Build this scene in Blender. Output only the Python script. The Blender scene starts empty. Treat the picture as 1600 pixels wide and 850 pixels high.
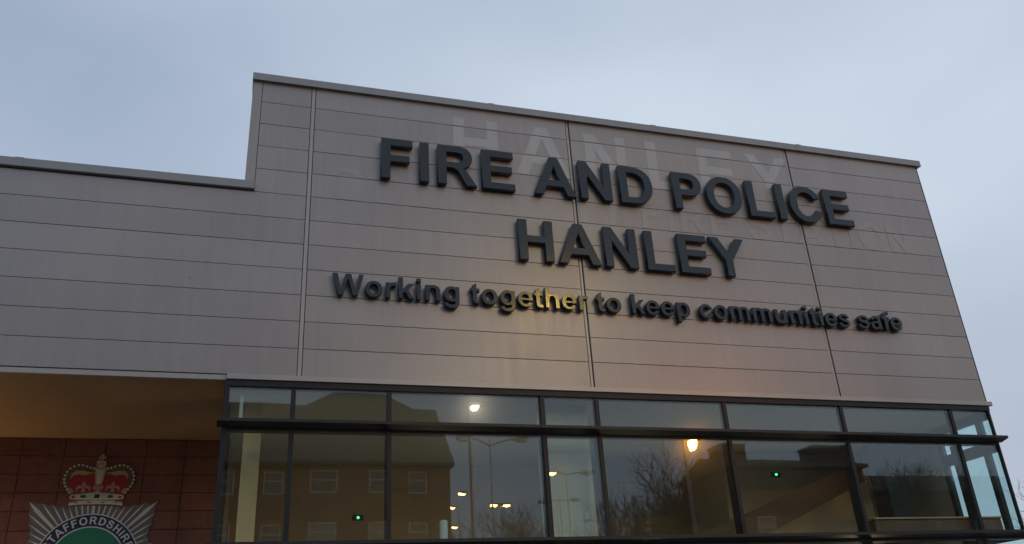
import bpy, bmesh, math, random
from mathutils import Vector, Matrix
R_ = math.radians
scene = bpy.context.scene
COL = scene.collection

# ---------------------------------------------------------------- camera
cam_data = bpy.data.cameras.new('camera')
cam = bpy.data.objects.new('camera', cam_data)
COL.objects.link(cam)
YAW, PITCH, ROLL = -.3168, .4367, .0618
rot = (Matrix.Rotation(YAW, 3, 'Z') @ Matrix.Rotation(PITCH, 3, 'X') @ Matrix.Rotation(ROLL, 3, 'Y'))
right, fwd, up = rot.col[0], rot.col[1], rot.col[2]
m = Matrix((right, up, -fwd)).transposed().to_4x4()
m.translation = Vector((-.5859, -11.2564, 1.6))
cam.matrix_world = m
cam_data.sensor_width = 36.0
cam_data.lens = 36.0 * 1325.53 / 1600
cam_data.clip_end = 3000
scene.camera = cam

# ---------------------------------------------------------------- sky and sun
SUN_EL, SUN_AZ = R_(14), R_(40)      # azimuth from +Y towards +X: behind the building, to the right
world = bpy.data.worlds.new('World')
scene.world = world
world.use_nodes = True
wn, wl = world.node_tree.nodes, world.node_tree.links
wn.clear()
w_out = wn.new('ShaderNodeOutputWorld'); w_bg = wn.new('ShaderNodeBackground')
sky = wn.new('ShaderNodeTexSky'); sky.sky_type = 'NISHITA'; sky.sun_disc = False
sky.sun_elevation = SUN_EL; sky.sun_rotation = SUN_AZ
sky.air_density = 1.0; sky.dust_density = 4.0; sky.ozone_density = 2.0
tc = wn.new('ShaderNodeTexCoord')
mp = wn.new('ShaderNodeMapping'); mp.inputs['Scale'].default_value = (1.0, 1.0, 2.2); mp.inputs['Location'].default_value = (.79, 13.0, 16.77)
cl = wn.new('ShaderNodeTexNoise'); cl.inputs['Scale'].default_value = .9; cl.inputs['Detail'].default_value = 5.0
cl.inputs['Roughness'].default_value = .45
cr = wn.new('ShaderNodeValToRGB')
cr.color_ramp.elements[0].position = .30; cr.color_ramp.elements[0].color = (3.27, 4.07, 5.48, 1)
cr.color_ramp.elements[1].position = .70; cr.color_ramp.elements[1].color = (6.37, 7.34, 8.43, 1)
mixs = wn.new('ShaderNodeMix'); mixs.data_type = 'RGBA'; mixs.inputs[0].default_value = .985
wl.new(tc.outputs['Generated'], mp.inputs['Vector']); wl.new(mp.outputs[0], cl.inputs['Vector'])
wl.new(cl.outputs['Fac'], cr.inputs[0])
wl.new(sky.outputs[0], mixs.inputs[6]); wl.new(cr.outputs[0], mixs.inputs[7])
wl.new(mixs.outputs[2], w_bg.inputs['Color']); w_bg.inputs['Strength'].default_value = .1
wl.new(w_bg.outputs[0], w_out.inputs['Surface'])
sl = bpy.data.lights.new('sun', 'SUN'); sl.energy = .5; sl.angle = R_(14); sl.color = (1, .95, .88)
sun = bpy.data.objects.new('sun', sl); COL.objects.link(sun)
sd_ = Vector((math.sin(SUN_AZ) * math.cos(SUN_EL), math.cos(SUN_AZ) * math.cos(SUN_EL), math.sin(SUN_EL)))
sun.rotation_euler = (-sd_).to_track_quat('-Z', 'Y').to_euler()
sun.location = sd_ * 200
vs = scene.view_settings
vs.view_transform = 'Standard'; vs.look = 'None'; vs.gamma = 1; vs.use_curve_mapping = False
vs.exposure = 0.0
scene.render.engine = 'CYCLES'
scene.cycles.use_denoising = True
scene.cycles.max_bounces = 10; scene.cycles.transparent_max_bounces = 16
scene.cycles.sample_clamp_indirect = 6

# ---------------------------------------------------------------- helpers
def mesh_obj(name, verts, faces, mat, parent=None, smooth=False):
    me = bpy.data.meshes.new(name)
    me.from_pydata([tuple(v) for v in verts], [], faces)
    me.update()
    if mat: me.materials.append(mat)
    if smooth:
        for p in me.polygons: p.use_smooth = True
    o = bpy.data.objects.new(name, me); COL.objects.link(o)
    if parent: o.parent = parent
    return o
class MB:
    """collects shapes for one mesh"""
    def __init__(s): s.v = []; s.f = []
    def box(s, x0, x1, y0, y1, z0, z1):
        b = len(s.v)
        s.v += [(x0,y0,z0),(x1,y0,z0),(x1,y1,z0),(x0,y1,z0),(x0,y0,z1),(x1,y0,z1),(x1,y1,z1),(x0,y1,z1)]
        s.f += [tuple(b+i for i in q) for q in ((0,3,2,1),(4,5,6,7),(0,1,5,4),(1,2,6,5),(2,3,7,6),(3,0,4,7))]
        return s
    def tube(s, a, b, ra, rb, n=8, caps=True):
        a, b = Vector(a), Vector(b); d = (b-a)
        if d.length < 1e-6: return s
        d.normalize(); t = Vector((0,0,1)) if abs(d.z) < .9 else Vector((1,0,0))
        u = d.cross(t).normalized(); w = d.cross(u); k = len(s.v)
        for c, r in ((a, ra), (b, rb)):
            for i in range(n):
                g = 2*math.pi*i/n; s.v.append(tuple(c + (u*math.cos(g) + w*math.sin(g))*r))
        for i in range(n):
            j = (i+1) % n; s.f.append((k+i, k+n+i, k+n+j, k+j))
        if caps: s.f.append(tuple(k+i for i in range(n))); s.f.append(tuple(k+n+i for i in reversed(range(n))))
        return s
    def prism_xz(s, pts, y0, y1):
        """outline in x,z extruded from y0 (front) to y1"""
        k, n = len(s.v), len(pts)
        ar = sum(pts[i][0]*pts[(i+1)%n][1]-pts[(i+1)%n][0]*pts[i][1] for i in range(n))
        if ar < 0: pts = pts[::-1]
        s.v += [(p[0], y0, p[1]) for p in pts] + [(p[0], y1, p[1]) for p in pts]
        s.f.append(tuple(k+i for i in range(n))); s.f.append(tuple(k+n+i for i in reversed(range(n))))
        for i in range(n):
            j = (i+1) % n; s.f.append((k+i, k+n+i, k+n+j, k+j))
        return s
    def prism_yz(s, pts, x0, x1):
        k, n = len(s.v), len(pts)
        s.v += [(x0, p[0], p[1]) for p in pts] + [(x1, p[0], p[1]) for p in pts]
        s.f.append(tuple(k+i for i in range(n))); s.f.append(tuple(k+n+i for i in reversed(range(n))))
        for i in range(n):
            j = (i+1) % n; s.f.append((k+i, k+n+i, k+n+j, k+j))
        return s
    def build(s, name, mat, parent=None, smooth=False, fix=True):
        o = mesh_obj(name, s.v, s.f, mat, parent, smooth)
        if fix:
            bm = bmesh.new(); bm.from_mesh(o.data); bmesh.ops.recalc_face_normals(bm, faces=bm.faces); bm.to_mesh(o.data); bm.free()
        return o
def bx(name, mat, parent, *b, bev=0.0):
    o = MB().box(*b).build(name, mat, parent, fix=False)
    if bev:
        bm = bmesh.new(); bm.from_mesh(o.data)
        bmesh.ops.bevel(bm, geom=list(bm.edges), offset=bev, segments=1, affect='EDGES', profile=.5)
        bm.to_mesh(o.data); bm.free()
    return o
def share(o, parent=None, loc=None, rz=None, name=None):
    c = o.copy(); COL.objects.link(c); c.parent = parent
    if loc is not None: c.location = loc
    if rz is not None: c.rotation_euler = (0, 0, rz)
    return c
def thing(name, label, cat, loc=(0,0,0), group=None):
    o = bpy.data.objects.new(name, None); COL.objects.link(o); o.location = loc
    o.empty_display_size = .3
    o['label'] = label; o['category'] = cat
    if group: o['group'] = group
    return o
def tag(o, label=None, cat=None, group=None, kind=None):
    if label: o['label'] = label
    if cat: o['category'] = cat
    if group: o['group'] = group
    if kind: o['kind'] = kind
    return o

# ---------------------------------------------------------------- materials
def new_mat(name):
    mt = bpy.data.materials.new(name); mt.use_nodes = True
    nt = mt.node_tree; b = nt.nodes['Principled BSDF']
    return mt, nt.nodes, nt.links, b
def plain(name, col, rough=.5, metal=0.0, spec=.5, var=.12, scale=6.0, bump=0.0, rnd=0.0, coat=0.0):
    """principled with a little noise in the colour and roughness"""
    mt, n, l, b = new_mat(name)
    geo = n.new('ShaderNodeNewGeometry'); nz = n.new('ShaderNodeTexNoise'); nz.inputs['Scale'].default_value = scale
    nz.inputs['Detail'].default_value = 6; nz.inputs['Roughness'].default_value = .6
    l.new(geo.outputs['Position'], nz.inputs['Vector'])
    mr = n.new('ShaderNodeMapRange'); mr.inputs[3].default_value = 1-var; mr.inputs[4].default_value = 1+var
    mr.inputs[1].default_value = .25; mr.inputs[2].default_value = .75
    l.new(nz.outputs['Fac'], mr.inputs[0]); fac = mr.outputs[0]
    if rnd:
        oi = n.new('ShaderNodeObjectInfo'); m2 = n.new('ShaderNodeMapRange'); m2.inputs[3].default_value = 1-rnd; m2.inputs[4].default_value = 1+rnd
        l.new(oi.outputs['Random'], m2.inputs[0]); mu = n.new('ShaderNodeMath'); mu.operation = 'MULTIPLY'
        l.new(fac, mu.inputs[0]); l.new(m2.outputs[0], mu.inputs[1]); fac = mu.outputs[0]
    sc = n.new('ShaderNodeVectorMath'); sc.operation = 'SCALE'; sc.inputs[0].default_value = col[:3]
    l.new(fac, sc.inputs['Scale']); l.new(sc.outputs[0], b.inputs['Base Color'])
    b.inputs['Roughness'].default_value = rough; b.inputs['Metallic'].default_value = metal
    b.inputs['Specular IOR Level'].default_value = spec; b.inputs['Coat Weight'].default_value = coat
    if bump:
        bp = n.new('ShaderNodeBump'); bp.inputs['Strength'].default_value = bump; bp.inputs['Distance'].default_value = .02
        l.new(nz.outputs['Fac'], bp.inputs['Height']); l.new(bp.outputs[0], b.inputs['Normal'])
    return mt
def emit(name, col, strength, base=(.8,.8,.8)):
    mt, n, l, b = new_mat(name)
    b.inputs['Base Color'].default_value = (*base, 1); b.inputs['Emission Color'].default_value = (*col, 1)
    b.inputs['Emission Strength'].default_value = strength
    return mt
def panel_mat(name, col, rough=.36, rnd=.045):
    """factory painted metal sheet: faint vertical dirt streaks, panel-to-panel shade, slight oil-canning"""
    mt, n, l, b = new_mat(name)
    geo = n.new('ShaderNodeNewGeometry'); mp = n.new('ShaderNodeMapping'); mp.inputs['Scale'].default_value = (5.0, 5.0, .35)
    st = n.new('ShaderNodeTexNoise'); st.inputs['Scale'].default_value = 1.6; st.inputs['Detail'].default_value = 7; st.inputs['Roughness'].default_value = .62
    l.new(geo.outputs['Position'], mp.inputs[0]); l.new(mp.outputs[0], st.inputs['Vector'])
    gr = n.new('ShaderNodeTexNoise'); gr.inputs['Scale'].default_value = 60; gr.inputs['Detail'].default_value = 3
    l.new(geo.outputs['Position'], gr.inputs['Vector'])
    big = n.new('ShaderNodeTexNoise'); big.inputs['Scale'].default_value = .55; big.inputs['Detail'].default_value = 3
    l.new(geo.outputs['Position'], big.inputs['Vector'])
    oi = n.new('ShaderNodeObjectInfo')
    def mr(src, a, c, lo=.25, hi=.75):
        k = n.new('ShaderNodeMapRange'); k.inputs[1].default_value = lo; k.inputs[2].default_value = hi; k.inputs[3].default_value = a; k.inputs[4].default_value = c
        l.new(src, k.inputs[0]); return k.outputs[0]
    def mul(a, c):
        k = n.new('ShaderNodeMath'); k.operation = 'MULTIPLY'; l.new(a, k.inputs[0]); l.new(c, k.inputs[1]); return k.outputs[0]
    f = mul(mul(mr(st.outputs['Fac'], .91, 1.06), mr(gr.outputs['Fac'], .965, 1.03)), mul(mr(big.outputs['Fac'], .94, 1.06), mr(oi.outputs['Random'], 1-rnd, 1+rnd, 0, 1)))
    sc = n.new('ShaderNodeVectorMath'); sc.operation = 'SCALE'; sc.inputs[0].default_value = col
    l.new(f, sc.inputs['Scale']); l.new(sc.outputs[0], b.inputs['Base Color'])
    l.new(mr(st.outputs['Fac'], rough-.05, rough+.08), b.inputs['Roughness'])
    b.inputs['Specular IOR Level'].default_value = .5; b.inputs['Metallic'].default_value = .3
    bp = n.new('ShaderNodeBump'); bp.inputs['Strength'].default_value = .25; bp.inputs['Distance'].default_value = .02
    l.new(big.outputs['Fac'], bp.inputs['Height']); l.new(bp.outputs[0], b.inputs['Normal'])
    return mt
def glass_mat(name, tint, f0=.08):
    """double glazing: mirror by angle over a tinted see-through sheet"""
    mt = bpy.data.materials.new(name); mt.use_nodes = True; n, l = mt.node_tree.nodes, mt.node_tree.links; n.clear()
    out = n.new('ShaderNodeOutputMaterial'); tr = n.new('ShaderNodeBsdfTransparent'); tr.inputs[0].default_value = (*tint, 1)
    gl = n.new('ShaderNodeBsdfGlossy'); gl.inputs['Roughness'].default_value = .012; gl.inputs[0].default_value = (.95, .97, 1, 1)
    lw = n.new('ShaderNodeLayerWeight'); lw.inputs['Blend'].default_value = .5
    pw = n.new('ShaderNodeMath'); pw.operation = 'POWER'; pw.inputs[1].default_value = 5.0
    ma = n.new('ShaderNodeMath'); ma.operation = 'MULTIPLY_ADD'; ma.inputs[1].default_value = 1-f0; ma.inputs[2].default_value = f0
    l.new(lw.outputs['Facing'], pw.inputs[0]); l.new(pw.outputs[0], ma.inputs[0])
    geo = n.new('ShaderNodeNewGeometry'); nz = n.new('ShaderNodeTexNoise'); nz.inputs['Scale'].default_value = .9; nz.inputs['Detail'].default_value = 1
    bp = n.new('ShaderNodeBump'); bp.inputs['Strength'].default_value = .05; bp.inputs['Distance'].default_value = .01
    l.new(geo.outputs['Position'], nz.inputs['Vector']); l.new(nz.outputs['Fac'], bp.inputs['Height']); l.new(bp.outputs[0], gl.inputs['Normal'])
    gd = n.new('ShaderNodeBsdfGlossy'); gd.inputs['Roughness'].default_value = .13; gd.inputs[0].default_value = (.95, .97, 1, 1)   # rougher lobe added to spread a halo around mirrored lamps
    gm = n.new('ShaderNodeMixShader'); gm.inputs[0].default_value = .07; l.new(gl.outputs[0], gm.inputs[1]); l.new(gd.outputs[0], gm.inputs[2])
    mx = n.new('ShaderNodeMixShader'); l.new(ma.outputs[0], mx.inputs[0]); l.new(tr.outputs[0], mx.inputs[1]); l.new(gm.outputs[0], mx.inputs[2])
    l.new(mx.outputs[0], out.inputs['Surface'])
    return mt
M = {}
M['panel'] = panel_mat('painted metal panel', (.298, .279, .277))
M['trim'] = panel_mat('painted metal trim', (.345, .332, .325), .38, 0)
M['coping'] = panel_mat('coping metal', (.245, .25, .262), .42, 0)
M['ghost'] = panel_mat('unfaded panel paint', (.364, .357, .362), .34, 0)
M['ghost2'] = panel_mat('slightly unfaded panel paint', (.308, .291, .289), .35, 0)
M['cavity'] = plain('dark cavity', (.036, .035, .035), .8)
M['frame'] = plain('dark aluminium frame', (.013, .016, .020), .5, spec=.3, var=.2)
M['blade'] = plain('grey aluminium blade', (.018, .021, .024), .5, spec=.35, var=.2)
M['letter'] = plain('slate painted letter', (.009, .015, .023), .18, spec=.5, var=.15, scale=14)
M['glass'] = glass_mat('tinted double glazing', (.86, .95, .945), .06)
M['tile'] = plain('terracotta tile', (.235, .080, .046), .6, var=.2, scale=9, rnd=.09, bump=.05)
M['soffit'] = plain('tan soffit board', (.275, .187, .122), .6, var=.1, scale=5)
M['inwall'] = plain('brown interior wall', (.38, .29, .18), .8, var=.1, scale=2)
M['inpale'] = plain('beige interior wall', (.60, .50, .36), .8, var=.08, scale=2)
M['inceil'] = plain('interior ceiling', (.30, .285, .28), .8, var=.05)
M['infloor'] = plain('interior carpet', (.05, .045, .045), .9)
M['column'] = plain('tan plaster column', (.74, .51, .27), .7, var=.06)
M['indark'] = plain('dark interior column', (.02, .02, .022), .6)
M['wood'] = plain('brown timber', (.15, .085, .05), .5, var=.2, scale=12)
M['nosing'] = plain('pale timber nosing', (.52, .36, .22), .5, var=.15, scale=12)
M['white'] = plain('white plastic', (.78, .78, .76), .4, var=.04)
M['asphalt'] = plain('asphalt', (.05, .05, .052), .75, var=.25, scale=3, bump=.1)
M['paving'] = plain('concrete paving', (.20, .195, .185), .8, var=.2, scale=2)
M['brick'] = plain('red brown brick', (.20, .092, .055), .8, var=.3, scale=7, rnd=.05)
M['brick2'] = plain('dark brown brick', (.13, .075, .05), .8, var=.3, scale=7)
M['roof'] = plain('brown roof tile', (.12, .105, .075), .8, var=.25, scale=9)
M['upvc'] = plain('white window frame', (.46, .46, .44), .4, var=.04)
M['pane'] = plain('dark window pane', (.10, .11, .12), .1, var=.1)
M['curtain'] = plain('pale curtain', (.33, .30, .25), .8)
M['steel'] = plain('galvanised steel', (.30, .30, .30), .45, metal=.6, var=.15)
M['bark'] = plain('winter bark', (.055, .045, .038), .9, var=.3)
M['hedge'] = plain('dark evergreen leaf', (.03, .036, .024), .8, var=.35)

# ================================================================ ground
o = MB().box(-900, 900, -900, 900, -.5, 0).build('ground', M['asphalt']); tag(o, kind='structure')
o = MB().box(-40, 60, -3.2, 30, 0.004, .12).build('pavement', M['paving']); tag(o, kind='structure')

# ================================================================ the station
ZB, CH = 5.32, .40            # underside of the cladding, course height
JX = [0.0, 4.262, 8.598]      # vertical trims
XR, XL = 11.60, -.92          # corners of the tall block
GAP = .0055
st = thing('station_building', 'grey metal clad public building with dark glazed band and recessed red tiled porch', 'building', (0, 0, 0))
wall = bx('wall', M['cavity'], st, XL+.04, XR-.05, .045, 9.0, 5.245, 10.10)
wing = bx('wall', M['cavity'], st, -14.0, XL+.035, .045, 9.0, 5.262, 8.14)
wing['label'] = 'lower wing wall left of the tall block'
_pm = {}
def panel(x0, x1, c, parent):
    """one tray panel: bevelled front face, returns into the joint; meshes shared between alike widths"""
    w = round(x1-x0, 4)
    if w not in _pm:
        k = MB().box(0, w, 0, .035, GAP/2, CH-GAP/2).build('panel', M['panel'], None, fix=False)
        bm = bmesh.new(); bm.from_mesh(k.data)
        bmesh.ops.bevel(bm, geom=[e for e in bm.edges if all(v.co.y < .001 for v in e.verts)], offset=.004, segments=2, affect='EDGES', profile=.5)
        bm.to_mesh(k.data); bm.free(); _pm[w] = k.data
        bpy.data.objects.remove(k)
    o = bpy.data.objects.new('panel', _pm[w]); COL.objects.link(o); o.parent = parent
    o.location = (x0, random.Random(int(x0*100)*31+c).uniform(-.0012, .0012), ZB + c*CH)
    return o
T = .036
for c in range(12):
    if c >= 7: panel(-.775, -T, c, wall)
    else: panel(-4.30+T, -T, c, wing); panel(-8.6+T, -4.30-T, c, wing); panel(-12.9+T, -8.6-T, c, wing)
    panel(JX[0]+T, JX[1]-T, c, wall); panel(JX[1]+T, JX[2]-T, c, wall); panel(JX[2]+T, XR-.012, c, wall)
for x, z1 in ((0.0, 10.1), (JX[1], 10.1), (JX[2], 10.1), (-4.30, 8.13), (-8.6, 8.13)):
    bx('joint_trim', M['trim'], wall if x >= 0 else wing, x-(.027 if x <= 0 else .021), x+(.027 if x <= 0 else .021), .002 if x <= 0 else .018, .044, ZB-.004, z1, bev=.003)
bx('corner_trim', M['panel'], wall, XL, -.782, -.003, .05, 8.16, 10.098, bev=.003)
bx('corner_trim', M['blade'], wall, XR-.008, XR+.006, -.002, .05, 5.32, 10.098)
# side and rear faces of the blocks
bx('side_wall', M['panel'], st, XR-.048, XR, .052, 9.0, 5.32, 10.095)
bx('side_wall', M['panel'], st, XL, XL+.038, .052, 9.0, 8.2, 10.095)
# copings
cp = bx('coping', M['coping'], st, -.935, 11.685, -.055, .40, 10.095, 10.222, bev=.006)
MB().box(-.93, 11.68, -.06, -.05, 10.088, 10.10).build('drip_edge', M['coping'], cp)
cp2 = bx('coping', M['coping'], st, -14.0, -.775, -.06, .40, 8.135, 8.268, bev=.006)
bx('roof', M['asphalt'], st, XL+.05, XR-.06, .41, 8.95, 10.10, 10.12)
bx('roof', M['asphalt'], st, -14, XL-.01, .41, 8.95, 8.15, 8.17)
for x in (-3.85, 2.9, 5.9, 8.9):   # butt joints of the coping lengths
    bx('joint_strap', M['coping'], cp if x > 0 else cp2, x-.05, x+.05, -.0585 if x > 0 else -.0635, .1, 10.094 if x > 0 else 8.134, 10.2255 if x > 0 else 8.2715)
# bottom trims
bx('bottom_trim', M['trim'], st, -14.0, -.925, -.012, .044, 5.236, 5.305, bev=.003)
bx('bottom_trim', M['trim'], st, -.924, 11.655, -.055, .044, 5.242, 5.312, bev=.003)
# small made-up stud in place of a dark stain on the wing wall
fx = MB().tube((-1.525, -.010, 6.68), (-1.525, .002, 6.68), .012, .015, 8).build('stain_stud', M['steel'], wing)

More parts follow.
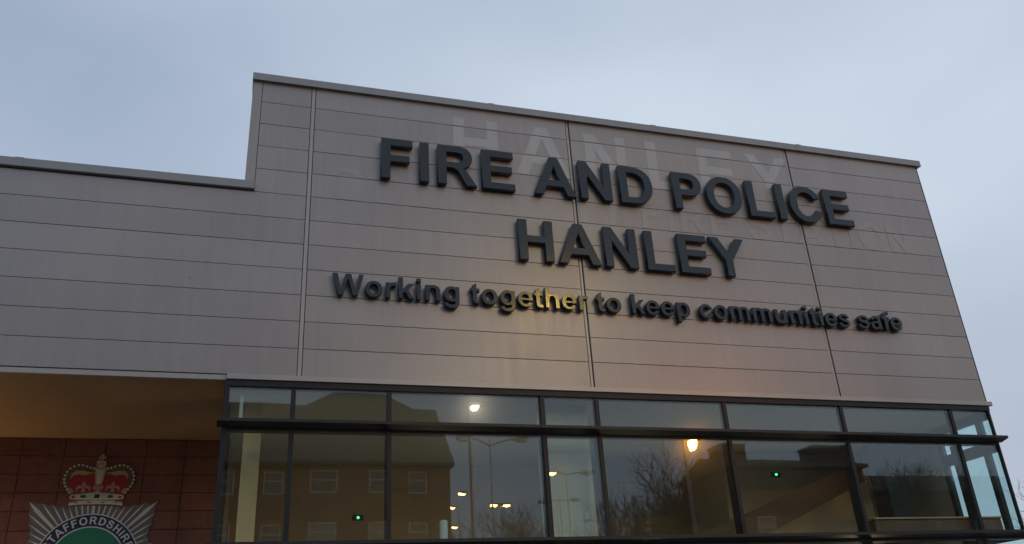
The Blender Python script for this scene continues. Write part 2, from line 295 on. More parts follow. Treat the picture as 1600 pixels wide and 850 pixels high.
# ---- unfaded outlines of an older sign on the panels
GLYPHS = {
'F':(1251,[[(150,0),(150,1466),(1155,1466),(1155,1218),(446,1218),(446,871),(1058,871),(1058,623),(446,623),(446,0)]]),
'I':(569,[[(140,0),(436,0),(436,1466),(140,1466)]]),
'E':(1366,[[(149,0),(149,1466),(1236,1466),(1236,1218),(445,1218),(445,893),(1181,893),(1181,646),(445,646),(445,247),(1264,247),(1264,0)]]),
'H':(1479,[[(150,0),(150,1466),(446,1466),(446,889),(1026,889),(1026,1466),(1322,1466),(1322,0),(1026,0),(1026,641),(446,641),(446,0)]]),
'L':(1251,[[(157,0),(157,1460),(453,1460),(453,247),(1189,247),(1189,0)]]),
'N':(1479,[[(152,0),(152,1466),(440,1466),(1040,487),(1040,1466),(1315,1466),(1315,0),(1018,0),(427,956),(427,0)]]),
'A':(1479,[[(1472,0),(1150,0),(1022,333),(436,333),(315,0),(1,0),(572,1466),(885,1466)],[(927,580),(527,580),(725,1124)]]),
'Y':(1366,[[(535,0),(535,617),(-2,1466),(345,1466),(690,886),(1028,1466),(1369,1466),(830,615),(830,0)]]),
'T':(1251,[[(480,0),(480,1218),(45,1218),(45,1466),(1210,1466),(1210,1218),(776,1218),(776,0)]]),
'M':(1706,[[(145,0),(145,1466),(588,1466),(854,466),(1117,1466),(1561,1466),(1561,0),(1286,0),(1286,1154),(995,0),(710,0),(420,1154),(420,0)]]),
'W':(1933,[[(352,0),(2,1466),(305,1466),(526,459),(794,1466),(1146,1466),(1403,442),(1628,1466),(1926,1466),(1570,0),(1256,0),(964,1096),(673,0)]]),
'D':(1479,[[(149,1463),(150,3),(633,0),(783,8),(853,20),(963,52),(1023,78),(1116,133),(1203,209),(1295,333),(1345,443),(1375,563),(1387,773),(1374,913),(1326,1073),(1264,1183),(1198,1263),(1113,1335),(1014,1393),(903,1434),(793,1456),(713,1464)],[(453,247),(444,263),(444,1213),(453,1218),(673,1217),(743,1207),(813,1187),(883,1152),(963,1084),(1021,1003),(1053,926),(1076,813),(1080,703),(1071,613),(1040,503),(1009,443),(963,382),(910,333),(823,283),(753,261),(673,249)]]),
'P':(1366,[[(153,0),(445,3),(445,543),(453,552),(843,553),(933,566),(1003,588),(1086,633),(1143,681),(1186,733),(1224,803),(1254,903),(1263,993),(1255,1113),(1237,1183),(1203,1257),(1147,1333),(1090,1383),(993,1434),(923,1454),(853,1464),(150,1463)],[(446,1213),(453,1218),(763,1217),(823,1206),(873,1182),(923,1133),(955,1053),(954,963),(921,883),(863,830),(793,804),(448,803)]]),
'R':(1479,[[(153,1466),(150,3),(446,3),(446,623),(453,634),(643,632),(803,554),(1093,3),(1447,3),(1178,443),(1043,616),(988,643),(1093,678),(1173,731),(1237,803),(1281,893),(1302,993),(1298,1143),(1267,1243),(1213,1328),(1153,1385),(1093,1422),(1033,1445),(963,1461)],[(447,1213),(453,1218),(813,1218),(863,1213),(913,1195),(963,1154),(995,1093),(1001,1013),(982,943),(933,886),(893,864),(853,853),(453,850),(446,863)]]),
'O':(1593,[[(503,1436),(373,1362),(283,1282),(189,1153),(135,1033),(96,863),(90,663),(107,533),(159,373),(220,263),(315,153),(413,77),(513,26),(663,-15),(793,-25),(923,-16),(1083,28),(1188,83),(1308,183),(1383,281),(1454,423),(1496,603),(1502,803),(1485,933),(1434,1093),(1379,1193),(1303,1288),(1189,1383),(1083,1438),(923,1482),(793,1491),(663,1481)],[(793,1238),(873,1231),(959,1203),(1023,1163),(1084,1103),(1130,1033),(1168,943),(1192,833),(1198,733),(1189,613),(1168,523),(1130,433),(1083,363),(1022,303),(958,263),(873,235),(793,228),(723,234),(633,263),(558,313),(503,369),(452,453),(423,524),(399,643),(394,733),(400,833),(423,942),(451,1013),(503,1097),(557,1153),(633,1203),(723,1232)]]),
'C':(1479,[[(1123,1413),(973,1470),(853,1489),(673,1483),(553,1455),(413,1387),(323,1317),(227,1203),(167,1093),(117,933),(100,803),(105,603),(144,433),(197,313),(290,183),(373,107),(503,30),(613,-6),(733,-23),(913,-16),(1030,13),(1163,77),(1253,146),(1353,264),(1413,373),(1433,437),(1173,518),(1092,373),(1043,319),(993,281),(933,251),(873,234),(803,228),(733,233),(633,266),(553,323),(475,423),(429,533),(407,643),(402,733),(408,833),(431,943),(469,1033),(513,1101),(563,1153),(633,1200),(693,1224),(763,1237),(843,1236),(933,1215),(993,1185),(1063,1127),(1113,1063),(1153,985),(1428,1053),(1363,1187),(1293,1280),(1213,1354)]]),
'S':(1366,[[(373,1415),(283,1365),(233,1323),(173,1243),(146,1183),(132,1123),(130,1013),(143,949),(167,893),(199,843),(243,796),(293,758),(383,709),(493,671),(803,591),(939,533),(973,504),(992,473),(1002,423),(997,373),(979,333),(943,293),(853,245),(773,227),(683,221),(543,237),(473,269),(422,323),(392,383),(363,513),(353,518),(73,460),(85,393),(130,273),(200,163),(253,107),(353,39),(473,-7),(603,-28),(753,-28),(883,-7),(996,33),(1095,93),(1150,143),(1213,233),(1238,293),(1253,363),(1256,483),(1227,603),(1196,663),(1113,756),(1023,817),(963,846),(843,887),(563,958),(433,1004),(393,1035),(384,1063),(385,1093),(395,1123),(423,1155),(503,1197),(623,1218),(713,1217),(783,1208),(852,1183),(903,1137),(933,1083),(963,978),(1247,1043),(1213,1163),(1176,1233),(1103,1325),(1012,1393),(903,1439),(783,1465),(613,1469),(483,1451)]]),
'U':(1479,[[(1323,1466),(1033,1463),(1033,603),(1020,473),(982,373),(918,293),(843,247),(753,229),(693,232),(643,243),(563,288),(500,363),(456,473),(443,603),(442,1463),(149,1463),(147,603),(156,453),(185,333),(230,233),(296,143),(376,73),(473,20),(583,-12),(713,-25),(863,-17),(973,9),(1073,56),(1160,123),(1227,203),(1291,333),(1313,413),(1325,503),(1329,1453)]]),
'o':(1251,[[(953,75),(1038,153),(1093,232),(1141,343),(1160,433),(1164,583),(1152,673),(1113,793),(1067,873),(993,955),(923,1007),(843,1047),(723,1079),(573,1084),(483,1072),(371,1033),(293,987),(204,903),(156,833),(109,723),(89,633),(82,523),(95,393),(121,303),(179,193),(243,118),(328,53),(410,13),(523,-17),(633,-24),(763,-10),(853,19)],[(623,206),(573,211),(523,227),(481,253),(440,293),(407,343),(383,402),(366,533),(384,663),(434,763),(473,803),(518,833),(573,851),(623,856),(673,852),(730,833),(775,803),(813,763),(864,663),(882,533),(865,403),(843,347),(808,293),(767,253),(723,226),(673,210)]]),
'n':(1251,[[(1113,1),(1110,733),(1081,843),(1049,903),(1010,953),(963,995),(902,1033),(833,1060),(753,1078),(593,1086),(503,1078),(423,1062),(143,1059),(143,1),(422,3),(423,583),(433,683),(463,763),(503,816),(563,854),(633,865),(693,854),(753,817),(794,763),(824,683),(834,583),(835,3)]]),
'h':(1251,[[(143,1464),(142,3),(422,3),(423,583),(433,683),(463,763),(503,816),(563,854),(633,865),(693,854),(753,817),(794,763),(824,683),(834,583),(835,3),(1113,1),(1114,693),(1095,803),(1049,903),(1003,960),(933,1015),(863,1050),(793,1071),(703,1084),(593,1086),(423,1062),(422,1463)]]),
'm':(1821,[[(1694,3),(1694,643),(1684,763),(1662,843),(1632,903),(1585,963),(1523,1014),(1418,1063),(1353,1078),(1263,1086),(1153,1083),(1073,1070),(983,1038),(913,993),(843,1036),(783,1061),(663,1083),(513,1083),(403,1062),(133,1061),(133,0),(409,3),(411,583),(420,683),(446,763),(483,818),(533,854),(583,865),(643,856),(694,823),(736,763),(762,683),(771,583),(773,0),(1050,3),(1052,583),(1061,683),(1087,763),(1123,817),(1173,853),(1223,865),(1283,857),(1336,823),(1378,763),(1404,683),(1413,583),(1413,3)]]),
'u':(1251,[[(143,1062),(137,1053),(142,333),(173,213),(203,158),(243,107),(293,63),(353,28),(423,0),(503,-17),(653,-24),(743,-17),(823,0),(1109,3),(1111,1053),(1103,1062),(833,1061),(830,483),(821,383),(792,303),(747,243),(693,209),(633,197),(563,206),(503,241),(456,303),(430,373),(418,473),(413,1061)]]),
'r':(797,[[(143,0),(416,3),(417,603),(438,723),(478,783),(533,810),(603,821),(763,808),(770,813),(807,1053),(733,1066),(593,1073),(523,1067),(423,1040),(413,1061),(403,1062),(143,1062),(136,1053),(136,13)]]),
'i':(569,[[(147,0),(428,0),(428,1062),(147,1062)],[(147,1206),(428,1206),(428,1466),(147,1466)]]),
'k':(1139,[[(137,0),(137,1466),(418,1466),(418,690),(746,1062),(1092,1062),(730,675),(1118,0),(815,0),(549,476),(418,340),(418,0)]]),
'g':(1251,[[(1103,1062),(843,1062),(833,1061),(823,1038),(733,1070),(643,1084),(543,1084),(463,1072),(356,1033),(283,987),(223,932),(159,843),(122,763),(100,683),(88,593),(87,493),(98,403),(123,314),(156,243),(202,173),(253,118),(313,72),(383,35),(463,8),(543,-4),(643,-4),(733,10),(823,41),(829,33),(817,-67),(790,-127),(753,-155),(663,-180),(523,-188),(433,-168),(403,-152),(393,-137),(383,-56),(103,-96),(129,-187),(162,-247),(223,-315),(303,-370),(403,-407),(553,-430),(673,-436),(793,-425),(897,-387),(953,-352),(1001,-307),(1039,-257),(1069,-197),(1089,-137),(1108,-7),(1111,1053)],[(643,216),(593,217),(543,228),(503,249),(463,284),(433,324),(405,383),(381,503),(390,643),(407,703),(433,756),(470,803),(506,833),(553,855),(603,864),(683,856),(743,826),(796,773),(830,703),(827,363),(793,304),(753,262),(703,231)]]),
't':(682,[[(433,1421),(163,1263),(156,1063),(43,1062),(36,1053),(36,853),(43,838),(160,833),(165,273),(183,179),(216,103),(253,53),(323,8),(413,-17),(493,-21),(662,13),(671,23),(626,233),(453,205),(447,213),(455,233),(442,343),(441,833),(638,843),(638,1053),(623,1062),(443,1063),(442,1413)]]),
'e':(1139,[[(393,1060),(313,1025),(223,962),(145,873),(101,793),(65,683),(51,583),(56,433),(84,313),(123,225),(173,153),(253,75),(323,31),(433,-9),(523,-22),(623,-22),(743,1),(853,52),(943,126),(1015,223),(1049,293),(1043,303),(783,348),(735,273),(673,222),(603,198),(523,201),(453,230),(397,283),(357,353),(332,443),(1083,446),(1090,453),(1090,603),(1055,753),(1013,843),(947,933),(883,989),(791,1043),(703,1072),(613,1085),(483,1080)],[(808,623),(793,617),(343,617),(332,623),(363,723),(417,803),(453,832),(493,853),(573,866),(653,850),(723,802),(777,723)]]),
'p':(1251,[[(143,-403),(413,-404),(420,-397),(423,26),(523,-10),(603,-22),(703,-22),(823,1),(903,35),(993,99),(1052,163),(1096,233),(1140,343),(1158,433),(1163,583),(1142,713),(1109,803),(1049,903),(970,983),(893,1032),(793,1070),(693,1085),(563,1080),(423,1038),(413,1062),(143,1061)],[(613,208),(556,223),(507,253),(468,293),(433,353),(420,393),(420,673),(457,753),(513,815),(583,849),(663,855),(713,844),(755,823),(801,783),(829,743),(857,683),(872,623),(878,483),(851,363),(825,313),(793,271),(753,238),(713,218),(663,207)]]),
'c':(1139,[[(883,1009),(803,1050),(693,1079),(553,1084),(463,1071),(358,1033),(283,986),(203,908),(153,833),(107,723),(87,623),(83,483),(104,353),(136,263),(196,163),(263,93),(351,33),(463,-9),(553,-22),(653,-22),(773,1),(853,35),(943,98),(1003,162),(1049,233),(1093,344),(1083,351),(843,394),(793,299),(723,235),(673,214),(633,207),(543,215),(485,243),(433,290),(395,353),(371,423),(361,563),(384,683),(407,733),(443,783),(513,835),(603,856),(693,841),(763,797),(823,722),(1079,763),(1047,833),(1001,903),(945,963)]]),
's':(1139,[[(141,143),(213,80),(293,39),(393,7),(503,-10),(623,-9),(763,15),(853,48),(935,103),(986,163),(1012,213),(1030,313),(1018,413),(1002,453),(953,524),(883,585),(793,634),(403,746),(360,763),(350,783),(356,803),(375,823),(453,855),(563,864),(663,854),(713,836),(741,813),(762,773),(774,713),(783,708),(1027,773),(1033,783),(1003,853),(943,937),(873,995),(793,1031),(703,1055),(603,1065),(463,1060),(373,1041),(293,1010),(223,961),(170,893),(153,853),(141,783),(151,683),(195,603),(263,541),(363,488),(633,414),(772,363),(811,333),(819,293),(806,263),(785,243),(713,209),(603,192),(473,198),(413,214),(363,249),(333,295),(313,380),(303,379),(62,313),(47,303),(83,223)]]),
'a':(1139,[[(1057,3),(984,83),(978,733),(957,853),(902,963),(833,1034),(773,1068),(713,1087),(613,1099),(513,1092),(423,1070),(333,1035),(262,993),(156,893),(108,823),(91,793),(94,783),(353,698),(363,703),(375,793),(409,833),(453,855),(563,852),(623,839),(653,823),(684,783),(709,703),(699,693),(493,643),(403,644),(303,627),(213,588),(144,533),(103,478),(78,423),(60,313),(76,203),(97,153),(131,103),(183,53),(233,21),(305,-7),(373,-21),(473,-24),(573,-8),(653,24),(723,75),(733,73),(736,3),(743,-2)],[(704,283),(670,223),(613,183),(543,166),(463,171),(403,195),(354,243),(332,303),(335,373),(352,413),(373,441),(433,480),(493,494),(513,451),(613,477),(663,444),(694,403),(710,343)]]),
'f':(682,[[(173,0),(445,3),(445,833),(453,842),(653,842),(660,853),(660,1053),(653,1062),(451,1063),(447,1103),(457,1183),(477,1263),(493,1274),(523,1278),(693,1263),(713,1471),(543,1492),(493,1491),(373,1467),(323,1445),(251,1383),(201,1293),(173,1183),(164,1063),(33,1062),(20,1053),(22,843),(153,842),(165,833),(165,13)]])}

GM = {}
def glyph_mesh(ch, s, depth, bevel, mat, key):
    """outline -> solid letter, baseline at z=0, front face at y=0, back at y=depth"""
    k = (ch, key)
    if k in GM: return GM[k]
    cu = bpy.data.curves.new('letter', 'CURVE'); cu.dimensions = '2D'; cu.fill_mode = 'BOTH'
    cu.extrude = max(depth/2-bevel, 0); cu.bevel_depth = bevel; cu.bevel_resolution = 0; cu.offset = -bevel
    for c in GLYPHS[ch][1]:
        sp = cu.splines.new('POLY'); sp.points.add(len(c)-1)
        for p, (x, y) in zip(sp.points, c): p.co = (x*s, y*s, 0, 1)
        sp.use_cyclic_u = True
    ob = bpy.data.objects.new('letter', cu); COL.objects.link(ob)
    dg = bpy.context.evaluated_depsgraph_get()
    me = bpy.data.meshes.new_from_object(ob.evaluated_get(dg))
    bpy.data.objects.remove(ob); bpy.data.curves.remove(cu)
    me.transform(Matrix.Rotation(math.pi/2, 4, 'X')); me.transform(Matrix.Translation((0, depth/2, 0)))
    me.materials.clear(); me.materials.append(mat)
    GM[k] = me
    return me
def text_line(text, x, z, s, y, depth, bevel, mat, parent, key, extra=0.0, name='letter'):
    out = []
    for ch in text:
        if ch == ' ': x += 569*s + extra; continue
        o = bpy.data.objects.new(name, glyph_mesh(ch, s, depth, bevel, mat, key)); COL.objects.link(o)
        o.parent = parent; o.location = (x, y, z); out.append(o)
        x += GLYPHS[ch][0]*s + extra
    return out
def cut_at_joints(o):
    """take away what would bridge the open joints"""
    o.data = o.data.copy(); bm = bmesh.new(); bm.from_mesh(o.data)
    ox, oz = o.location.x, o.location.z
    zs = [ZB+c*CH-oz for c in range(13)]; xs = [j-ox for j in JX]
    for z in zs:
        for d in (-.008, .008):
            bmesh.ops.bisect_plane(bm, geom=bm.verts[:]+bm.edges[:]+bm.faces[:], plane_co=(0,0,z+d), plane_no=(0,0,1))
    for x in xs:
        for d in (-.041, .041):
            bmesh.ops.bisect_plane(bm, geom=bm.verts[:]+bm.edges[:]+bm.faces[:], plane_co=(x+d,0,0), plane_no=(1,0,0))
    kill = [f for f in bm.faces if any(abs(f.calc_center_median().z-z) < .008 for z in zs) or any(abs(f.calc_center_median().x-x) < .041 for x in xs)]
    bmesh.ops.delete(bm, geom=kill, context='FACES')
    bm.to_mesh(o.data); bm.free()
for o in text_line('HANLEY', 2.14, 8.94, .955/1466, -.0030, .0016, 0, M['ghost'], wall, 'g1', .19, 'faded_letter'): cut_at_joints(o)
for o in text_line('COMMUNITY FIRE STATION', .24, 8.12, 10.72/27419, -.0030, .0016, 0, M['ghost2'], wall, 'g2', 0, 'faded_letter'): cut_at_joints(o)

LOBBY = emit('warm lobby lamp', (1.0, .68, .34), 50)
PORCH = emit('warm porch lamp', (1.0, .64, .22), 185)
# ---- porch: soffit, tiled back wall
sof = bx('soffit', M['soffit'], st, -14.0, -.935, .046, 3.20, 5.238, 5.258)
back = bx('tile_wall', M['cavity'], st, -14.0, -.93, 3.222, 3.40, 0.0, 5.236)
back['label'] = 'red terracotta tiled wall at the back of the porch'
TW, TH = .585, .2785
tl = bx('tile', M['tile'], back, 0, TW-.008, 0, .02, 0, TH-.008, bev=.003)
first = True
for i in range(0, 14):
    for r in range(0, 18):
        x = -.962 - (i+1)*TW; z = 5.235 - (r+1)*TH
        if z < .01: continue
        loc = (x+.004, 3.20 + random.Random(i*99+r).uniform(-.002, .002), z+.004)
        if first: tl.location = loc; first = False
        else: share(tl, back, loc)

for x, k in ((-5.6, 1.0), (-9.5, 1.0)):       # up-lighting bulkheads low on the tiled wall
    lp = bx('wall_light', M['white'], st, x-.2, x+.2, 3.02, 3.19, 2.2, 2.36, bev=.012)
    bx('lens', PORCH, lp, x-.18, x+.18, 3.04, 3.17, 2.362, 2.376)

# ---- glazed band
gz = MB()
gz.box(XL-.012, 11.585, -.03, .15, 5.158, 5.240)        # head
gz.box(XL-.012, -.872, -.025, .15, 0.12, 5.157)          # left jamb
gz.box(XL-.012, 11.585, -.03, .15, 3.04, 3.182)          # sill
gz = gz.build('glazing', M['frame'], st)
gz['label'] = 'dark framed band of tinted windows under the metal cladding'
MX = [-.06, 1.22, 3.44, 4.29, 6.42, 8.56, 10.75]
for x in MX:
    w = .03 if x != 3.44 else .032
    bx('mullion', M['frame'], gz, x-w, x+w, -.012, .10, 4.66, 5.157)
    bx('mullion', M['frame'], gz, x-w, x+w, -.012, .19, 3.183, 4.57)
    bx('mullion', M['frame'], gz, x-w, x+w, -.012, .17, .12, 3.038)
bx('mullion', M['frame'], gz, 11.545, 11.582, -.02, .03, .12, 5.157)    # slim corner post
bx('transom', M['frame'], gz, -.871, 11.544, -.01, .14, 4.571, 4.659)
edges = [-.872] + MX + [11.545]
for i in range(len(edges)-1):
    a = edges[i] + (.031 if i else .0005); b = edges[i+1] - (.031 if i < len(MX) else .0005)
    for z0, z1 in ((.16, 3.039), (3.1825, 4.5705), (4.6595, 5.1575)):
        pn = bx('pane', M['glass'], gz, a, b, .008, .032, z0, z1)
        c = Vector(((a+b)/2, .02, (z0+z1)/2)); rg = random.Random(i*7+int(z0*10))      # panes never sit quite in one plane
        pn.data.transform(Matrix.Translation(c) @ Matrix.Rotation(rg.uniform(-1, 1)*.0011, 4, 'X') @ Matrix.Rotation(rg.uniform(-1, 1)*.0011, 4, 'Z') @ Matrix.Translation(-c))
def blade(z):
    m = MB().prism_yz([(-.20, z-.040), (-.20, z), (-.031, z+.012), (-.031, z-.080)], -.99, 11.62)
    return m.build('sun_blade', M['blade'], gz)
blade(4.682); blade(3.157)
for zz in (4.65, 3.12):
    for x in MX: bx('bracket', M['frame'], gz, x-.012, x+.012, -.032, -.010, zz-.06, zz+.03)
# right-hand return of the glazing
sg = MB()
sg.box(11.48, 11.58, .151, 1.24, 5.02, 5.238); sg.box(11.48, 11.58, .032, .1505, 5.02, 5.157); sg.box(11.48, 11.58, .032, 1.24, 3.04, 3.182)
sg.box(11.48, 11.58, 1.16, 1.24, 3.183, 5.019)
sg = sg.build('side_glazing', M['frame'], st)
bx('transom', M['frame'], sg, 11.50, 11.58, .033, 1.159, 4.46, 4.65)
for z0, z1 in ((3.183, 4.459), (4.651, 5.019)):
    bx('mullion', M['frame'], sg, 11.49, 11.58, .185, .285, z0, z1)
    bx('pane', M['glass'], sg, 11.53, 11.554, .034, .184, z0, z1)
    bx('pane', M['glass'], sg, 11.53, 11.554, .286, 1.159, z0, z1)
bx('side_wall', M['panel'], st, 11.50, 11.585, 1.242, 9.0, 0.0, 5.23)
# left-hand return beside the porch
lg = MB(); lg.box(-.928, -.88, .151, 3.19, 5.12, 5.234); lg.box(-.928, -.88, .151, 3.19, 3.04, 3.182)
lg = lg.build('side_glazing', M['frame'], st)
for y in (1.05, 2.1, 3.13): bx('mullion', M['frame'], lg, -.928, -.88, y, y+.055, 3.183, 5.119)
for y0, y1 in ((.152, 1.049), (1.106, 2.099), (2.156, 3.129)): bx('pane', M['glass'], lg, -.915, -.891, y0, y1, 3.183, 5.119)
bx('side_wall', M['tile'], st, -.928, -.88, .151, 3.19, 0.0, 3.038)
# rooms behind the glass
bx('ceiling', M['inceil'], st, -.878, 11.479, .152, 6.4, 5.166, 5.24)
bx('floor', M['infloor'], st, -.87, 11.49, .152, 6.4, .02, .10)
bx('window_ledge', M['white'], st, -.87, 11.47, .152, .44, 3.10, 3.14)
bx('partition', M['inwall'], st, -.93, 8.2, 4.6, 4.7, .1, 5.165)
bx('partition', M['inpale'], st, 8.2, 11.49, 3.3, 3.4, .1, 5.165)
bx('partition', M['inpale'], st, 8.2, 8.3, 3.41, 4.7, .1, 5.165)
bx('partition', M['inwall'], st, -.93, -.83, 3.42, 4.6, .1, 5.165)
bx('partition', M['inpale'], st, 3.50, 4.31, .46, .51, .1, 5.165)
bx('interior_column', M['column'], st, -.66, -.43, .75, .98, .1, 5.165)
bx('interior_column', M['indark'], st, 10.36, 10.80, 1.45, 1.85, .1, 5.165)
bx('interior_post', M['white'], st, -.735, -.69, .20, .25, 4.66, 5.164)
bx('window_seat', M['wood'], st, 8.90, 11.40, .22, .62, 3.141, 3.40, bev=.006)
bx('seat_nosing', M['nosing'], st, 8.88, 11.41, .19, .63, 3.401, 3.428, bev=.004)
sr = MB().prism_xz([(5.2, 2.35), (8.43, 3.53), (10.66, 4.44), (11.46, 4.77), (11.46, 5.05), (5.2, 2.65)], 2.55, 3.28).build('staircase', M['wood'], st)
for k in range(17):      # treads sit behind the solid stringer
    bx('tread', M['wood'], sr, 5.2+k*.36, 5.53+k*.36, 2.62, 3.27, 2.63+k*.1385, 2.68+k*.1385)
bx('stringer', M['wood'], sr, 5.21, 5.25, 2.5, 2.549, .1, 2.6)
MB().prism_xz([(5.2, 2.34), (8.43, 3.52), (10.66, 4.43), (11.46, 4.76), (11.46, 5.12), (5.2, 2.85)], 2.49, 2.545).build('stringer', M['wood'], sr)
# uplighters standing in the lobby below the sill
for x, y in ((.05, .56), (2.6, 2.6), (6.0, 2.0), (9.5, 1.1)):
    lp = MB().tube((x, y, .1), (x, y, 1.95), .02, .02, 8).tube((x, y, 1.95), (x, y, 2.05), .05, .16, 14).build('uplighter', M['indark'], st)
    MB().tube((x, y, 2.052), (x, y, 2.06), .13, .13, 14).build('lens', LOBBY, lp)

# ================================================================ signs
def sign(text, x, z, s, y, label, key):
    t = thing('sign_lettering', label, 'sign', (x, y, z), 'raised letters on the cladding')
    d = .095 if s > .0003 else .088
    text_line(text, 0, 0, s, 0, d, .005, M['letter'], t, key)
    xx = 0
    return t
sign('FIRE AND POLICE', .982, 8.520, .0004894, -.118, 'top line of large slate grey raised capital letters on the panels', 'big')
sign('HANLEY', 3.140, 7.305, .0004885, -.118, 'single word in large slate grey raised capitals, middle line', 'big2')
sign('Working together to keep communities safe', .384, 6.517, .0002296, -.112, 'lowest and longest line of smaller raised slate grey letters', 'small')

# ================================================================ police crest on the tiled wall
cr_ = thing('police_crest', 'silver star badge with red crown, navy lettered ring and green centre on tiled wall', 'crest', (-2.765, 3.196, 3.366))
for nm, c, r in (('c_silver', (.78, .75, .68), .35), ('c_grey', (.19, .18, .165), .4), ('c_navy', (.022, .028, .065), .35), ('c_white', (.8, .8, .8), .4),
                 ('c_green', (.01, .24, .115), .35), ('c_red', (.42, .02, .018), .4), ('c_gold', (.56, .38, .17), .35), ('c_brown', (.17, .10, .025), .4),
                 ('c_pearl', (.72, .66, .54), .3), ('c_pink', (.58, .30, .20), .4), ('c_jgreen', (.02, .16, .06), .25), ('c_jblue', (.01, .03, .07), .25), ('c_cream', (.70, .61, .46), .4)):
    M[nm] = plain('crest ' + nm[2:], c, r, var=.06)
def pol(r, a): return (r*math.sin(R_(a)), r*math.cos(R_(a)))     # a: degrees clockwise from the top
def star_r(a):
    t = abs(((a + 22.5) % 45) - 22.5)/22.5       # 0 on a point .. 1 between points
    return .895 + (1.27-.895)*(1-t)**1.55
NR = 64
out = []
for k in range(NR):
    a = 360*k/NR
    out.append(pol(star_r(a), a)); out.append(pol(star_r(a+180/NR)-.035, a+180/NR))
MB().prism_xz(out, -.012, 0).build('star', M['c_grey'], cr_)
for k in range(NR):
    a = 360*k/NR; rr = star_r(a)-.004; big = (k % 8 == 0)
    w = .95 if not big else 1.9
    MB().prism_xz([pol(.68, a-w*.9), pol(rr*.86, a-w), pol(rr, a), pol(rr*.86, a+w*.6), pol(.68, a+w*.6)], -.022, -.0115).build('ray', M['c_silver'], cr_)
def disc(name, r, y0, y1, mat, n=72):
    return MB().prism_xz([pol(r, 360*i/n) for i in range(n)], y0, y1).build(name, mat, cr_)
disc('ring_edge', .715, -.026, -.011, M['c_white']); disc('ring', .698, -.030, -.025, M['c_navy'])
disc('ring_edge', .527, -.034, -.029, M['c_white']); disc('centre', .508, -.038, -.033, M['c_green'])
s_ = .113/1466; txt = 'STAFFORDSHIRE'; tot = sum(GLYPHS[c][0] for c in txt)*s_*1.04; acc = 0
for ch in txt:
    w = GLYPHS[ch][0]*s_*1.04; a = (acc + w/2 - tot/2)/.556; acc += w
    o = bpy.data.objects.new('letter', glyph_mesh(ch, s_, .006, 0, M['c_white'], 'crest')); COL.objects.link(o); o.parent = cr_
    o.rotation_euler = (0, a, 0); hw = GLYPHS[ch][0]*s_/2; rb = .556
    p = Vector((math.sin(a)*rb - math.cos(a)*hw, -.035, math.cos(a)*rb + math.sin(a)*hw)); o.location = p
# looped knot in the centre
kn = MB(); N_ = 90
def knot(t): return Vector((.30*math.sin(t)*(1+.25*math.cos(2*t)), -.042-.012*math.sin(3*t+.4), -.02+.20*math.cos(2*t)*(.8)-.10*math.cos(t)*0 + .07*math.cos(3*t)))
for i in range(N_): kn.tube(knot(2*math.pi*i/N_), knot(2*math.pi*(i+1)/N_), .026, .026, 6, False)
kn.build('knot', M['c_silver'], cr_, smooth=True)
# crown, own origin: x from its axis, z from the ring centre
cx0 = .02
def cpt(pts): return [(x+cx0, z-3.366) for x, z in pts]
def mir(pts): return pts + [(-x, z) for x, z in reversed(pts)]
crown = MB().prism_xz(cpt(mir([(0, 4.775), (.10, 4.775), (.20, 4.815), (.30, 4.835), (.38, 4.825), (.46, 4.76), (.505, 4.66), (.51, 4.58), (.48, 4.49), (.42, 4.41), (.385, 4.34), (.375, 4.20)])), -.030, -.011).build('crown', M['c_brown'], cr_)
def cpart(name, mat, pts, y0, y1): return MB().prism_xz(cpt(pts), y0, y1).build(name, mat, crown)
cpart('cap', M['c_red'], mir([(0, 4.68), (.10, 4.675), (.20, 4.655), (.30, 4.665), (.38, 4.64), (.41, 4.58), (.40, 4.50), (.36, 4.40), (0, 4.40)]), -.034, -.029)
for sg_ in (-1, 1):
    cpart('ermine', M['c_gold'], [(sg_*x, z) for x, z in ((.06, 4.70), (.15, 4.675), (.22, 4.655), (.30, 4.672), (.36, 4.66), (.405, 4.60), (.40, 4.68), (.34, 4.73), (.24, 4.725), (.14, 4.70))], -.038, -.033)
    arcp = [(.095, 4.775), (.145, 4.785), (.20, 4.805), (.26, 4.822), (.32, 4.825), (.38, 4.805), (.43, 4.77), (.465, 4.72), (.485, 4.665), (.49, 4.605), (.478, 4.55), (.455, 4.50), (.425, 4.455), (.395, 4.41)]
    for x, z in arcp:
        pb = MB().prism_xz(cpt([(sg_*x + .019*math.cos(q*math.pi/4), z-.012 + .019*math.sin(q*math.pi/4)) for q in range(8)]), -.040, -.029).build('pearl', M['c_pearl'], crown)
    # fleur-de-lys
    fx_ = sg_*.205; fz = 4.40
    cpart('fleur', M['c_pink'], [(fx_+x, fz+z) for x, z in ((-.03, 0), (-.018, .07), (-.075, .05), (-.085, .0), (-.10, .03), (-.095, .085), (-.06, .105), (-.025, .085), (-.03, .12), (0, .165), (.03, .12), (.025, .085), (.06, .105), (.095, .085), (.10, .03), (.085, 0), (.075, .05), (.018, .07), (.03, 0))], -.042, -.033)
    cpart('half_cross', M['c_pink'], [(sg_*x, z) for x, z in ((.375, 4.37), (.33, 4.40), (.35, 4.44), (.39, 4.47), (.415, 4.44))], -.042, -.029)
    cpart('jewel', M['c_jgreen'], [(sg_*.19+.045*math.cos(q*math.pi/5), 4.335+.024*math.sin(q*math.pi/5)) for q in range(10)], -.046, -.037)
    cpart('jewel', M['c_red'], [(sg_*x, z) for x, z in ((.285, 4.325), (.33, 4.345), (.36, 4.325), (.33, 4.305))], -.046, -.037)
cpart('band', M['c_cream'], mir([(0, 4.395), (.10, 4.39), (.22, 4.375), (.36, 4.36), (.38, 4.33), (.365, 4.295), (.25, 4.285), (0, 4.28)]), -.040, -.030)
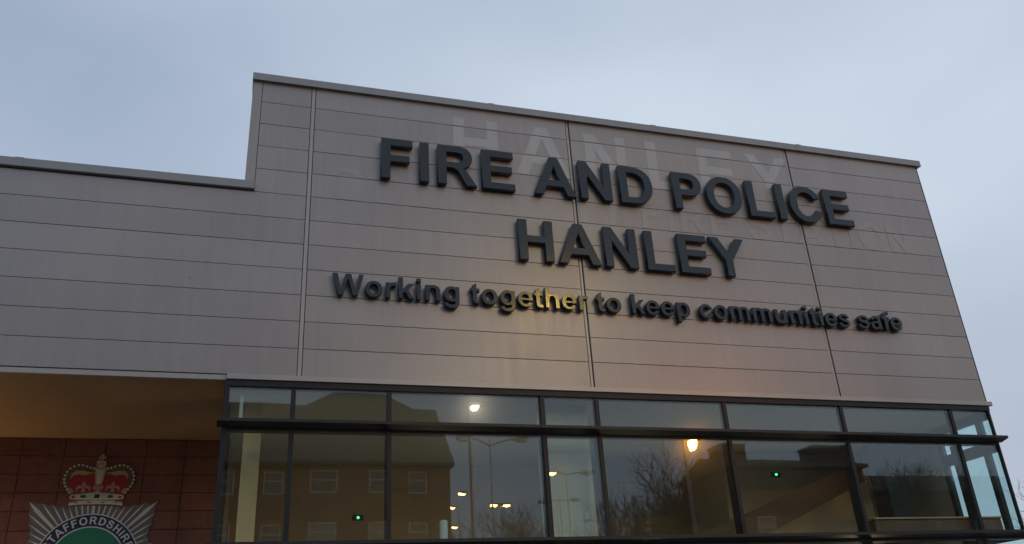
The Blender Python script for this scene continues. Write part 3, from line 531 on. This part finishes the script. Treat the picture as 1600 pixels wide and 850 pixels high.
cpart('band', M['c_pearl'], mir([(0, 4.275), (.25, 4.268), (.37, 4.245), (.378, 4.195), (.25, 4.215), (0, 4.222)]), -.040, -.030)
for x in (-.28, -.10, .10, .28): cpart('jewel', M['c_brown'], [(x-.035, 4.245), (x, 4.256), (x+.035, 4.245), (x, 4.236)], -.044, -.039)
cpart('jewel', M['c_jblue'], [(-.035, 4.31), (.035, 4.31), (.035, 4.365), (-.035, 4.365)], -.046, -.039)
cpart('cross', M['c_pink'], [(-.015, 4.46), (-.06, 4.43), (-.075, 4.48), (-.065, 4.50), (-.015, 4.475), (-.03, 4.50), (.03, 4.50), (.015, 4.475), (.065, 4.50), (.075, 4.48), (.06, 4.43), (.015, 4.46), (.05, 4.395), (-.05, 4.395)], -.044, -.033)
cpart('arch', M['c_gold'], [(-.085, 4.775), (.085, 4.775), (.045, 4.50), (0, 4.485), (-.045, 4.50)], -.044, -.029)
cpart('arch_face', M['c_cream'], [(-.058, 4.74), (.058, 4.74), (.03, 4.53), (-.03, 4.53)], -.048, -.043)
cpart('orb', M['c_gold'], [(.075*math.cos(q*math.pi/8), 4.825+.062*math.sin(q*math.pi/8)) for q in range(16)], -.046, -.010)
for x, z in ((-.045, 4.86), (.045, 4.86), (0, 4.80)): cpart('pearl', M['c_pearl'], [(x+.02*math.cos(q*math.pi/4), z+.02*math.sin(q*math.pi/4)) for q in range(8)], -.052, -.045)
cpart('cross', M['c_gold'], [(-.018, 4.885), (-.02, 4.92), (-.052, 4.905), (-.058, 4.955), (-.02, 4.94), (-.028, 4.985), (.028, 4.985), (.02, 4.94), (.058, 4.955), (.052, 4.905), (.02, 4.92), (.018, 4.885)], -.034, -.011)
TREES = [
    (0, 55.4, 34.0, 1.08, 0.4, 'bare tree behind the building at the right edge'),
    (1, 17.0, -30.0, .92, 1.0, 'bare tree mirrored left of the orange lamp'),
    (2, 20.2, -32.0, 1.02, 2.0, 'rounded bare tree mirrored below the orange lamp'),
    (0, 22.0, -27.5, 1.12, 3.0, 'largest bare tree mirrored right of the orange lamp'),
    (1, 20.5, -25.0, .80, 4.1, 'smaller bare tree in front of the mirrored row'),
    (2, 13.5, -62.0, 1.35, 0.2, 'far bare tree mirrored beside the flats'),
    (0, 20.5, -64.0, 1.40, 5.0, 'far bare tree mirrored between the lamp posts'),
    (2, 32.0, -26.5, 1.08, 2.6, 'bare tree mirrored in the window next to the corner'),
    (2, 24.5, -33.0, 1.15, 5.6, 'bare tree mirrored beside the terrace wall'),
]

# ================================================================ things on the sill and ceiling inside
cy = thing('white_canister', 'small white cylinder standing on the window ledge behind the glass', 'canister', (2.0, .25, 3.141))
MB().tube((0,0,0), (0,0,.30), .055, .055, 20).build('body', M['white'], cy, smooth=False)
MB().tube((0,0,.30), (0,0,.315), .045, .045, 20).build('lid', M['white'], cy)
def exit_light(x, y, z, label):
    t = thing('emergency_light', label, 'light', (x, y, z), 'emergency lights with a green lamp')
    bx('housing', M['indark'], t, -.10, .10, -.02, 0, -.05, .05, bev=.006)
    MB().tube((0, -.034, 0), (0, -.019, 0), .020, .020, 10).build('lamp', emit('green lamp', (.03, .9, .18), 6), t)
exit_light(1.4, 4.6, 4.22, 'green emergency lamp behind the second window from the porch')
exit_light(9.37, 3.3, 4.76, 'green emergency lamp behind the wide window near the staircase')

# ================================================================ across the road (seen in the glass)
def lamp_mat(n, c, s): return emit(n, c, s, (.9, .85, .7))
L_or = lamp_mat('sodium lamp', (1.0, .36, .03), 720); L_gold = lamp_mat('golden lamp', (1.0, .66, .12), 700)
L_wh = lamp_mat('warm white lamp', (1.0, .78, .55), 1900); L_sm = lamp_mat('amber lamp', (1.0, .55, .16), 70)
M['offlens'] = plain('unlit lamp lens', (.5, .5, .48), .2)
def street_lamp(x, y, h, label, arms=((1, 1.2, None),), rise=.25, rad=.09, ang=0.0, bowl=0.0):
    t = thing('street_lamp', label, 'street lamp', (x, y, 0), 'street lamps across the road')
    t.rotation_euler = (0, 0, ang)
    MB().tube((0,0,0), (0,0,1.2), rad*1.5, rad*1.4, 10).tube((0,0,1.2), (0,0,h+.1), rad, rad*.55, 10).build('pole', M['steel'], t)
    for sgn, ln, lm in arms:
        a = MB(); prev = Vector((0, 0, h-rise))
        for i in range(1, 6):
            q = i/5; p = Vector((sgn*ln*q, 0, h-rise + rise*math.sin(q*math.pi/2))); a.tube(prev, p, .04, .035, 6); prev = p
        a.build('arm', M['steel'], t)
        x0 = sgn*ln; hd = MB().prism_xz([(x0-sgn*.05, h-.03), (x0+sgn*.1, h-.06), (x0+sgn*.62, h-.03), (x0+sgn*.68, h+.03), (x0+sgn*.5, h+.10), (x0+sgn*.1, h+.09), (x0-sgn*.05, h+.05)], -.14, .14).build('head', M['steel'], t)
        le = .60 if not bowl else .36
        MB().prism_xz([(x0+sgn*.12, h-.062), (x0+sgn*le, h-.034), (x0+sgn*(le-.05), h-.12-bowl*.6), (x0+sgn*(le-.12), h-.13-bowl), (x0+sgn*.2, h-.14-bowl), (x0+sgn*.14, h-.12-bowl*.6)], -.11, .11).build('lens', lm or M['offlens'], hd)
    return t
street_lamp(13.4, -14.0, 8.30, 'tall orange street lamp, brightest light mirrored in the windows', ((1, .12, L_or),), .1, bowl=.24)
street_lamp(8.4, -14.0, 12.55, 'very tall lamp column whose golden light catches the small letters', ((1, .12, L_gold),), .1, .11)
street_lamp(7.55, -20.0, 11.05, 'warm white street lamp on plain column mirrored in third window', ((1, .02, L_wh),), .05, bowl=.03)
street_lamp(10.04, -26.0, 11.3, 'unlit double armed lamp post on thin mast mirrored in third window', ((1, 1.25, None), (-1, .9, None)), .35, .06)
street_lamp(15.1, -30.0, 10.55, 'double armed lamp post with one amber lamp lit', ((1, .9, None), (-1, .45, L_sm)), .15, .06)
street_lamp(20.2, -45.0, 11.9, 'distant unlit double armed lamp post before the bare trees', ((1, .8, None), (-1, .8, None)), .1, .06)
street_lamp(26.0, -52.0, 11.6, 'farther unlit double armed lamp post right of the amber lamp', ((1, .8, None), (-1, .8, None)), .1, .06)
street_lamp(14.0, -45.0, 12.5, 'distant lit lamp just right of the flats', ((-1, .3, L_sm),), .1, .06)
street_lamp(16.0, -45.0, 11.75, 'distant pair of lit lamps on one short post', ((1, .1, L_sm), (-1, .1, L_sm)), .05, .06)
street_lamp(17.2, -62.0, 14.6, 'far lit lamp low in the third window', ((-1, .2, L_sm),), .05, .06)
street_lamp(16.9, -60.0, 12.7, 'farthest lit lamp nearest the window sill', ((-1, .2, L_sm),), .05, .06)

# flats
fl = thing('brick_flats', 'brown brick block of flats with tiled gable roof and white windows', 'building', (0, -34, 0))
def fbox(n, m, *b, p=None): return bx(n, m, p or fl, *b)
fw = fbox('wall', M['brick'], -16, 10.0, -8.0, 0, 0, 12.05)
rf = MB().prism_yz([(.45, 11.75), (.45, 11.95), (-4.0, 16.15), (-8.45, 11.95), (-8.45, 11.75)], -16.3, 10.15).build('roof', M['roof'], fl)
fbox('wall', M['brick'], 1.2, 10.3, -16.0, -8.01, 0, 16.18)
hv = [(.6,-16.3,16.2),(12.0,-16.3,16.2),(12.0,-8.0,16.2),(.6,-8.0,16.2),(4.7,-13,19.0),(8.1,-13,19.0),(8.1,-10.5,19.0),(4.7,-10.5,19.0)]
mesh_obj('roof', hv, [(0,3,2,1),(4,5,6,7),(0,1,5,4),(1,2,6,5),(2,3,7,6),(3,0,4,7)], M['roof'], fl)
fbox('gutter', M['brick2'], -16.3, 10.15, .45, .55, 11.82, 11.93)
fbox('canopy', M['brick2'], 6.7, 7.8, .01, .35, 10.55, 10.75)
def fwin(x0, x1, z0, z1, yy=.0, par=None, pane='pane'):
    w = MB(); f = .07
    w.box(x0, x1, yy+.001, yy+.06, z0, z0+f).box(x0, x1, yy+.001, yy+.06, z1-f, z1).box(x0, x0+f, yy+.001, yy+.059, z0+f, z1-f).box(x1-f, x1, yy+.001, yy+.059, z0+f, z1-f).box(x0+f, x1-f, yy+.001, yy+.058, z0+(z1-z0)*.55, z0+(z1-z0)*.55+f)
    wo = w.build('window', M['upvc'], par or fl); MB().box(x0+f, x1-f, yy+.002, yy+.03, z0+f, z1-f).build('pane', M[pane], wo)
for r in range(4):
    dz = -2.65*r
    for x0, x1 in ((2.58, 4.0), (5.6, 6.65), (7.72, 8.72), (.2, 1.2), (-2.4, -1.2), (-5.2, -4.0), (-8.2, -7.0)):
        fwin(x0, x1, 10.32+dz, 11.5+dz, pane='curtain' if (r == 1 and x0 in (2.58, 5.6)) else 'pane')
# terrace with end chimneys
tr_ = thing('brick_terrace', 'dark brick terrace building with broad chimney stacks at both ends', 'building', (0, -26, 0))
bx('wall', M['brick2'], tr_, 22.4, 30.2, -5, 0, 0, 10.2)
MB().prism_yz([(.3, 10.1), (.3, 10.25), (-2.5, 11.1), (-5.3, 10.25), (-5.3, 10.1)], 22.2, 30.4).build('roof', M['roof'], tr_)
for x in (22.5, 27.9):
    c = bx('chimney', M['brick2'], tr_, x, x+1.3 if x < 25 else x+2.1, -1.9, -.6, 10.0, 11.35)
    bx('chimney_cap', M['paving'], c, x-.06, x+1.36 if x < 25 else x+2.16, -1.96, -.54, 11.36, 11.46)
for x0, x1, z0, z1, pn in ((23.4, 24.4, 6.5, 7.7, 'curtain'), (23.4, 24.4, 3.6, 4.8, 'pane'), (25.6, 26.6, 3.6, 4.8, 'curtain'), (27.8, 28.8, 3.6, 4.8, 'pane')):
    fwin(x0, x1, z0, z1, 0, tr_, pn)

# low brick depot on the far side
dp_ = thing('brick_depot', 'long dark brick building with low pitched roof behind the corner tree', 'building', (0, -38, 0))
bx('wall', M['brick2'], dp_, 37.5, 62, -10, 0, 0, 11.2)
MB().prism_yz([(.3, 11.1), (.3, 11.3), (-5, 13.4), (-10.3, 11.3), (-10.3, 11.1)], 37.2, 62.3).build('roof', M['roof'], dp_)
for k in range(7): fwin(38.6+k*3.3, 40.1+k*3.3, 7.6, 9.2, 0, dp_)
# bare trees
def tree_mesh(seed, h):
    rng = random.Random(seed); tk, cw = MB(), MB()
    def grow(p, d, ln, r, lev):
        segs = 3 if lev < 3 else 2; q = p
        for i in range(segs):
            d = (d + Vector((rng.uniform(-1,1), rng.uniform(-1,1), rng.uniform(-.5,.9)))*(.10 if lev else .03)).normalized()
            e = q + d*ln/segs; r2 = r*(.82 if lev else .86)
            (tk if lev < 2 else cw).tube(q, e, r, r2, 7 if lev < 2 else (4 if lev < 4 else 3), False); q, r = e, r2
            if lev and i < segs-1 and lev < 6 and rng.random() < .9: side(q, d, ln*.55, r*.5, lev+1)
        if lev >= 6: return
        for k in range(3 if lev < 4 else 2):
            side(q, d, ln*rng.uniform(.66, .86), r*rng.uniform(.6, .78), lev+1)
    def side(q, d, ln, r, lev):
        a = Vector((rng.uniform(-1,1), rng.uniform(-1,1), rng.uniform(-.25,.8))).normalized()
        grow(q, (d*.95 + a*.75).normalized(), ln, max(r, .013), lev)
    grow(Vector((0,0,0)), Vector((0,0,1)), h*.30, h*.020, 0)
    return tk, cw
protos = []
for i, sd0 in enumerate((3, 11, 27)):
    tk, cw = tree_mesh(sd0, 10.0)
    a = mesh_obj('trunk', tk.v, tk.f, M['bark']); b = mesh_obj('crown', cw.v, cw.f, M['bark'])
    protos.append((a, b))
used = set()
def tree(kind, x, y, s, rz, label):
    t = thing('bare_tree', label, 'tree', (x, y, 0), 'bare winter trees'); t.rotation_euler = (0, 0, rz); t.scale = (s, s, s)
    for p in protos[kind]:
        o = p if (kind, p.name) not in used else p.copy()
        if o is p: used.add((kind, p.name))
        else: COL.objects.link(o)
        o.parent = t
for i, (k, x, y, s, rz, lb) in enumerate(TREES): tree(k, x, y, s, rz, lb)
